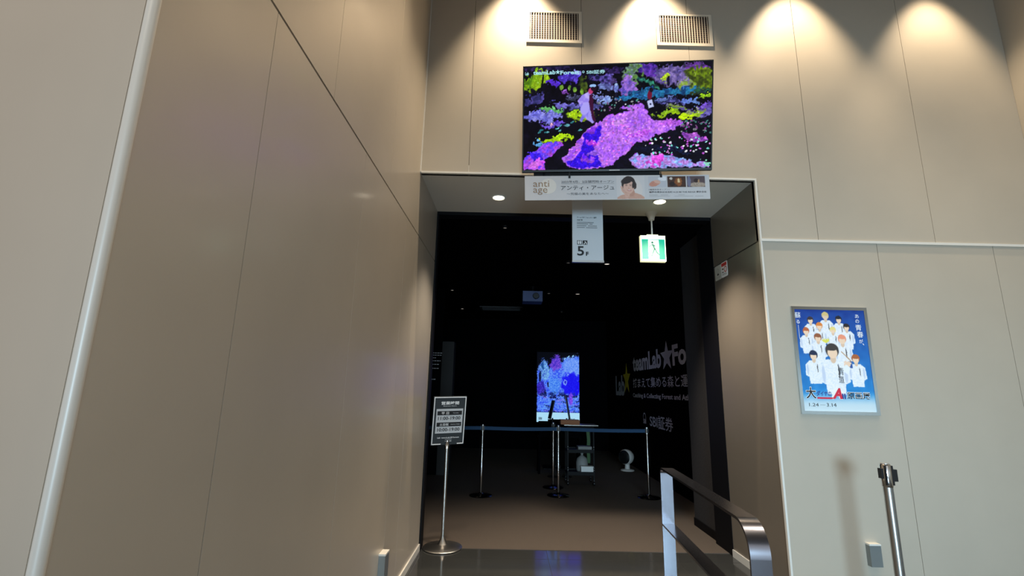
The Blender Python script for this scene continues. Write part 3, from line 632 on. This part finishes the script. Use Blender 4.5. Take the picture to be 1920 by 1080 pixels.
# ------------------------------------------------------------------ handrail (one flat bar bent round, local y runs away from the camera)
ry = math.atan2(.893-.815, 2.80-1.645)
t = thing('handrail', 'flat steel handrail frame standing in front of the entrance at the lower right', 'handrail', (.815, 1.645, 0)); t.rotation_euler = (0, 0, -ry)
RS = mat('satin_steel', (148, 148, 156), .22, 1)
L, ZT, w_, th = 1.158, 1.115, .0325, .010
def sweep(path, w, th):
    bm = BM(); rows = []; n = len(path)
    for i, (y, z) in enumerate(path):
        a = path[max(i-1, 0)]; b = path[min(i+1, n-1)]; d = Vector((b[0]-a[0], b[1]-a[1])).normalized(); nn = Vector((d.y, -d.x))*th
        rows.append([bm.verts.new(c) for c in ((-w, y, z), (w, y, z), (w, y+nn.x, z+nn.y), (-w, y+nn.x, z+nn.y))])
    for r_, s_ in zip(rows, rows[1:]):
        for k in range(4): bm.faces.new((r_[k], r_[(k+1) % 4], s_[(k+1) % 4], s_[k]))
    bm.faces.new(rows[0][::-1]); bm.faces.new(rows[-1]); bmesh.ops.recalc_face_normals(bm, faces=bm.faces); return bm
R1, R2 = .105, .030
near = [(0, 0), (0, ZT-R1)]; arc1 = [(R1-R1*math.cos(k*PI/2/14), ZT-R1+R1*math.sin(k*PI/2/14)) for k in range(15)]
arc2 = [(L-R2+R2*math.sin(k*PI/2/6), ZT-R2+R2*math.cos(k*PI/2/6)) for k in range(7)]
obj('top_rail', sweep(arc1+arc2, w_, th), RS, t, True)
obj('post', sweep([(0, .004), (0, ZT-R1)], w_, th), RS, t); obj('post', sweep([(L, ZT-R2), (L, .004)], w_, th), RS, t)
obj('lower_rail', box(-w_, w_, th, L-th, .815, .825), RS, t, bevel=.001)
for y in (0, L-th): obj('foot_plate', box(-.05, .05, y-.03, y+.04, 0, .008), RS, t, bevel=.002)

# ------------------------------------------------------------------ socket covers, stickers
t = thing('outlet_cover', 'small grey outlet cover low on the wall under the poster', 'outlet cover', (2.802, D, .256), 'outlet covers low on the walls')
OC = mat('outlet_grey', (128, 134, 134), .35, .5)
obj('box_body', box(.0, .088, -.045, 0, 0, .150), OC, t, bevel=.004); obj('top_lid', box(-.001, .089, -.047, 0, .150, .162), TRIM, t, bevel=.002)
t = thing('outlet_cover', 'small grey outlet cover low on the left wall by the entrance', 'outlet cover', (-.838, 3.50, .262), 'outlet covers low on the walls'); t.rotation_euler = (0, 0, -tl)
obj('box_body', box(0, .045, 0, .10, 0, .150), OC, t, bevel=.004); obj('top_lid', box(0, .047, -.001, .101, .150, .162), TRIM, t, bevel=.002)
Mr = Matrix(((0, 1, 0, 0), (-1, 0, 0, 0), (0, 0, 1, 0), (0, 0, 0, 1)))          # local x -> -y (towards the camera), local y -> +x
def onright(loc): m = Mr.copy(); m.translation = loc; return m
def rrect(bm, x0, x1, z0, z1, r, y0, y1):
    pts = []
    for cx, cz, a in ((x1-r, z1-r, 0), (x0+r, z1-r, 90), (x0+r, z0+r, 180), (x1-r, z0+r, 270)):
        for k in range(5): pts.append((cx+r*math.cos(math.radians(a+k*22.5)), cz+r*math.sin(math.radians(a+k*22.5))))
    return poly(bm, pts, y0, y1)
t = thing('warning_sticker', 'white sticker with red header and red ring on the right portal wall', 'sticker', mtx=onright((XR, 4.793, 2.696)))
obj('backing', rrect(BM(), 0, .138, 0, .158, .012, -.0015, 0), PW, t)
bm = BM(); rect(bm, .008, .128, .115, .150, -.002); lathe(bm, [(.022, 0), (.032, 0)], 24, (.095, -.002, .078), Matrix.Rotation(PI/2, 4, 'X')); obj('red_print', bm, mat('sticker_red', (196, 60, 54), .5), t)
bm = BM(); rect(bm, .018, .052, .080, .096, -.002); rect(bm, .018, .050, .048, .060, -.002); rect(bm, .012, .12, .024, .027, -.002); rect(bm, .012, .10, .034, .037, -.002); obj('dark_print', bm, mat('grey_print', (62, 56, 56), .6), t)
t = thing('notice_sticker', 'pale plain notice sticker beside the red and white sticker', 'sticker', mtx=onright((XR, 4.944, 2.696)))
obj('backing', rrect(BM(), 0, .142, 0, .155, .012, -.0015, 0), mat('sticker_grey', (190, 190, 180), .5), t)
bm = BM(); rect(bm, .05, .09, .05, .066, -.002); obj('dark_print', bm, INK, t)
bm = BM(); lathe(bm, [(.022, 0), (.026, 0)], 24, (.07, -.002, .095), Matrix.Rotation(PI/2, 4, 'X')); rect(bm, .02, .12, .028, .031, -.002); obj('grey_print', bm, mat('sticker_line_grey', (130, 130, 126), .5), t)

# ------------------------------------------------------------------ wall lettering in the dark room
t = thing('wall_lettering', 'white and yellow lettering on the black inner wall right of the screen', 'lettering', mtx=onright((2.67, 10.4, 0)))
yy = lambda y: 10.4-y                                # wall position as seen from local x
LT = mat('wall_letter_white', (200, 200, 205), .7)
bm = BM(); text(bm, 'teamLab', yy(10.27), yy(8.36), 1.945, 2.285, bold=.035); text(bm, 'Forest', yy(7.78), yy(6.15), 1.945, 2.285, bold=.035)
text(bm, '捕まえて集める森と運動の森', yy(10.30), yy(7.50), 1.61, 1.80, bold=.008, ref='捕まえて集める森と')
text(bm, 'Catching & Collecting Forest and Athletics Forest', yy(10.33), yy(7.28), 1.39, 1.50, bold=.025, ref='Catching & Collecting Forest and A')
obj('title_lettering', bm, LT, t)
obj('white_star', poly(BM(), star_pts(yy(8.06), 2.12, .34, .26), -.002, -.001), LT, t)
bm = BM(); text(bm, 'Lab', yy(11.95), yy(11.05), 1.43, 1.90, bold=.035); obj('logo_lettering', bm, LT, t)
obj('yellow_star', poly(BM(), star_pts(yy(10.85), 1.80, .34, .36), -.002, -.001), mat('letter_yellow', (214, 196, 40), .6), t)
bm = BM(); text(bm, 'SBI証券', yy(9.18), yy(7.9), .895, 1.125, bold=.015)
lathe(bm, [(.075, 0), (.095, 0)], 28, (yy(9.52), -.0015, 1.04), Matrix.Rotation(PI/2, 4, 'X')); text(bm, 'SBI', yy(9.62), yy(9.42), .93, 1.02, bold=.03)
obj('sponsor_lettering', bm, LT, t)
t = thing('wall_notice', 'small lines of white text on the dark partition behind the left door post', 'lettering', (-1.43, 9.0, 0))
bm = BM()
for z, a, b in ((2.155, .0, .19), (2.115, -.2, .18), (2.065, -.2, .08), (2.01, -.2, .17), (1.945, -.2, .16), (1.87, -.2, .16), (1.67, -.1, .09)):
    k = a
    while k < b-.02: rect(bm, k, min(k+.04, b), z, z+.014, -.002); k += .05
obj('text_lines', bm, LT, t)

# ------------------------------------------------------------------ portrait screen deep inside
t = thing('display_screen', 'upright glowing blue display screen deep inside the dark room', 'screen', (1.042, 10.0, .004))
obj('housing', box(-.455, .455, .004, .06, .86, 2.34), BLACK, t, bevel=.004)
obj('stand', bx(bx(box(-.04, .04, .02, .06, .04, .88), -.30, .30, -.15, .25, 0, .02), -.06, .06, 0, .08, .02, .06), BLKM, t)
p = Pic(100, 160, (4, 5, 14), 12)
sc_ = lambda x, y: ((x-55)/568, (y-60)/940)
p.poly([sc_(*a) for a in ((55, 480), (60, 330), (100, 290), (110, 200), (200, 200), (215, 300), (245, 250), (250, 170), (340, 120), (370, 180), (460, 150), (520, 160), (580, 95), (623, 130), (623, 870), (55, 870))], (40, 70, 235), (110, 160, 250), .03)
p.ell(*sc_(520, 260), .22, .13, (130, 170, 250), (80, 130, 240), 0, .03); p.ell(*sc_(150, 320), .12, .14, (130, 200, 240), (60, 90, 200), 0, .03); p.ell(*sc_(310, 210), .13, .10, (130, 80, 220), (60, 40, 190), 0, .03)
p.ell(*sc_(520, 500), .22, .17, (20, 10, 230), (30, 30, 245), 0, .03); p.ell(*sc_(110, 560), .10, .10, (80, 60, 220), (20, 20, 140), 0, .03); p.ell(*sc_(290, 520), .14, .13, (50, 110, 235), (100, 160, 245), 0, .03)
p.ell(*sc_(130, 250), .03, .05, (30, 80, 150)); p.ell(*sc_(210, 500), .02, .04, (20, 14, 60)); p.ell(*sc_(435, 470), .04, .03, (120, 160, 250)); p.ell(*sc_(435, 470), .02, .015, (30, 20, 200))
p.ell(*sc_(95, 390), .03, .08, (10, 20, 60))
for k in range(46):
    p.ell(rs.rand(), .63+.22*rs.rand(), rs.uniform(.03, .10), .006, ((10, 14, 70), (130, 120, 245), (14, 16, 80), (90, 150, 245))[k % 4], None, rs.uniform(-.1, .1), .01)
for x in (.12, .36, .62, .85): p.ell(x, .60+.03*rs.rand(), .10, .035, (12, 16, 60), (30, 50, 140), 0, .03)
p.ell(*sc_(510, 680), .04, .10, (150, 90, 240), (80, 50, 220), 0, .02)
for x, y in ((480, 118), (540, 108), (430, 145)): p.ell(*sc_(x, y), .03, .008, (150, 210, 250), None, -.8, 0)
p.a[p.V > .865] = (170, 220, 245)
s2 = p.grid('screen', -.437, .437, .885, 2.296, 0, attr_mat('display_picture', 1.0), t)
bm = BM(); text(bm, 'SBI', -.40, -.33, .93, .98, bold=.03); text(bm, 'teamLab', .20, .34, .94, .97, bold=.02); obj('screen_lettering', bm, mat('screen_ink', (30, 50, 80), .5), s2)

# ------------------------------------------------------------------ trolley and what stands on it
t = thing('utility_cart', 'black three tier utility cart on casters behind the barrier belt', 'cart', (1.24, 8.45, .004))
for x in (-.225, .205):
    for y in (-.17, .15):
        bm = BM(); bx(bm, x, x+.022, y, y+.022, .09, .93); po = obj('upright', bm, BLKM, t)
        if y < 0:
            bm = BM()
            for z in (.20, .235, .27, .53, .56, .60, .86, .90): rect(bm, x+.006, x+.016, z, z+.012, y-.001)
            obj('bolt_holes', bm, mat('hole_grey', (150, 150, 150), .5), po)
        bm = BM(); lathe(bm, [(0, -.012), (.03, -.012), (.034, 0), (.03, .012), (0, .012)], 20, (x+.011, y+.011, .034), Matrix.Rotation(PI/2, 4, 'Y')); bx(bm, x+.004, x+.018, y+.004, y+.018, .06, .09); obj('caster', bm, BLK, t, True)
for z in (.18, .53, .90):
    bm = BM(); bx(bm, -.225, .227, -.17, .172, z, z+.012); bx(bm, -.225, .227, -.172, -.166, z-.02, z+.035); bx(bm, -.225, .227, .168, .174, z-.02, z+.035); obj('shelf', bm, BLKM, t)
ct = 'things on the utility cart'
tag(obj('tray', box(.96, 1.53, 8.24, 8.62, .952, .962), mat('tray_grey', (150, 146, 138), .35, .6), bevel=.003), 'thin grey tray lying across the top of the utility cart', 'tray')
tb = thing('cardboard_box', 'low brown cardboard box on top of the utility cart', 'box', (1.06, 8.40, .962))
obj('carton', box(-.15, .17, -.10, .12, .0, .075), mat('cardboard_brown', (150, 98, 66), .8), tb, bevel=.003); obj('tape', box(-.151, .171, .0, .03, .0755, .077), mat('tape_tan', (176, 140, 100), .4), tb)
def tablet(label, x, y, lean, w, hh, rz):
    q = thing('tablet_stand', label, 'tablet', (x, y, .004), 'dark tablets on poles before the glowing screen'); q.rotation_euler = (0, 0, rz)
    bm = BM(); lathe(bm, [(0, 0), (.09, 0), (.09, .012), (0, .012)], 28); obj('base', bm, BLKM, q, True)
    bm = BM(); lathe(bm, [(.014, .01), (.014, 1.02)], 16); obj('pole', bm, BLKM, q, True)
    tb_ = obj('tablet', box(-w/2, w/2, -.008, .008, -hh/2, hh/2), BLK, q, bevel=.004); tb_.location = (0, -.02, 1.02+hh/2-.02); tb_.rotation_euler = (lean, 0, 0)
tablet('dark slim tablet leaning left before the glowing screen', .84, 9.05, -.22, .20, .34, -1.42)
tablet('dark slim tablet leaning right before the glowing screen', 1.10, 9.05, -.16, .24, .44, 1.36)
tag(obj('printer', bx(box(.62, 1.38, 9.32, 9.66, .70, .93), .80, 1.30, 9.36, 9.60, .93, .97), BLACK, bevel=.01), 'low black counter machine in front of the glowing screen', 'machine')
tag(obj('machine_table', bx(bx(bx(bx(box(.58, 1.42, 9.28, 9.72, .66, .70), .60, .64, 9.30, 9.34, .004, .66), 1.36, 1.40, 9.30, 9.34, .004, .66), .60, .64, 9.66, 9.70, .004, .66), 1.36, 1.40, 9.66, 9.70, .004, .66), BLACK), 'dark low table carrying the black counter machine', 'table')
PG = mat('paper_grey', (140, 140, 136), .7)
bm = BM()
for k in range(5): bx(bm, 1.20+.004*(k % 2), 1.43-.003*(k % 3), 8.30, 8.50, .546+k*.014, .546+k*.014+.012)
tag(obj('paper_stack', bm, PG), 'grey stack of papers on the middle shelf of the cart', 'papers', ct)
bm = BM(); lathe(bm, [(0, 0), (.085, 0), (.098, .03), (.10, .14), (.085, .21), (.04, .245), (.018, .26), (.026, .30), (0, .31)], 28, (1.29, 8.49, .196)); tag(obj('wrapped_bag', bm, PG, smooth=True), 'round tied pale bag on the bottom shelf of the cart', 'bag', ct)
tub = thing('storage_tub', 'small white tub on the bottom shelf in front of the bag', 'tub', (1.345, 8.335, .196), ct)
obj('tub_body', box(-.10, .10, -.05, .05, 0, .10), WHITE, tub, bevel=.012); obj('rim', box(-.106, .106, -.056, .056, .096, .108), WHITE, tub, bevel=.004)
bm = BM()
prev = None
for k in range(15):
    z = .32+k*.042; d = .006*math.sin(k*.9); row = [bm.verts.new((1.385+j*.018+d, 8.55+.006*math.sin(j*2.1+k*.4), z)) for j in range(4)]+[bm.verts.new((1.385+j*.018+d, 8.558+.006*math.sin(j*2.1+k*.4), z)) for j in (3, 2, 1, 0)]
    if prev:
        for j in range(8): bm.faces.new((prev[j], prev[(j+1) % 8], row[(j+1) % 8], row[j]))
    else: bm.faces.new(row[::-1])
    prev = row
bm.faces.new(prev)
tag(obj('green_cloth', bm, mat('cloth_green', (76, 104, 70), .9), smooth=True), 'narrow green cloth hanging at the back right of the cart', 'cloth', ct)

# ------------------------------------------------------------------ fan on the floor by the mural wall
t = thing('air_circulator', 'round white air circulator with a black face on the dark floor', 'fan', (2.40, 9.9, .004)); t.rotation_euler = (0, 0, math.radians(-50))
WF = mat('fan_white', (214, 208, 200), .4)
bm = BM(); lathe(bm, [(0, 0), (.13, 0), (.135, .012), (.12, .025), (.05, .035), (.045, .14), (0, .14)], 36); obj('base', bm, WF, t, True)
bm = BM(); lathe(bm, [(0, -.13), (.05, -.125), (.10, -.095), (.135, -.03), (.145, .03), (.14, .075), (.125, .095)], 40, (0, 0, .26), Matrix.Rotation(PI/2, 4, 'X')); obj('shell', bm, WF, t, True)
bm = BM(); lathe(bm, [(.128, .093), (.10, .112), (.04, .125), (0, .127)], 40, (0, 0, .26), Matrix.Rotation(PI/2, 4, 'X')); gr = obj('grille', bm, BLK, t, True)
bm = BM()
for r in (.03, .055, .08, .105, .12): lathe(bm, [(r, .1285-(r/.13)**3*.025), (r+.003, .1305-(r/.13)**3*.025)], 32, (0, 0, .26), Matrix.Rotation(PI/2, 4, 'X'))
obj('grille_rings', bm, BLKM, gr)
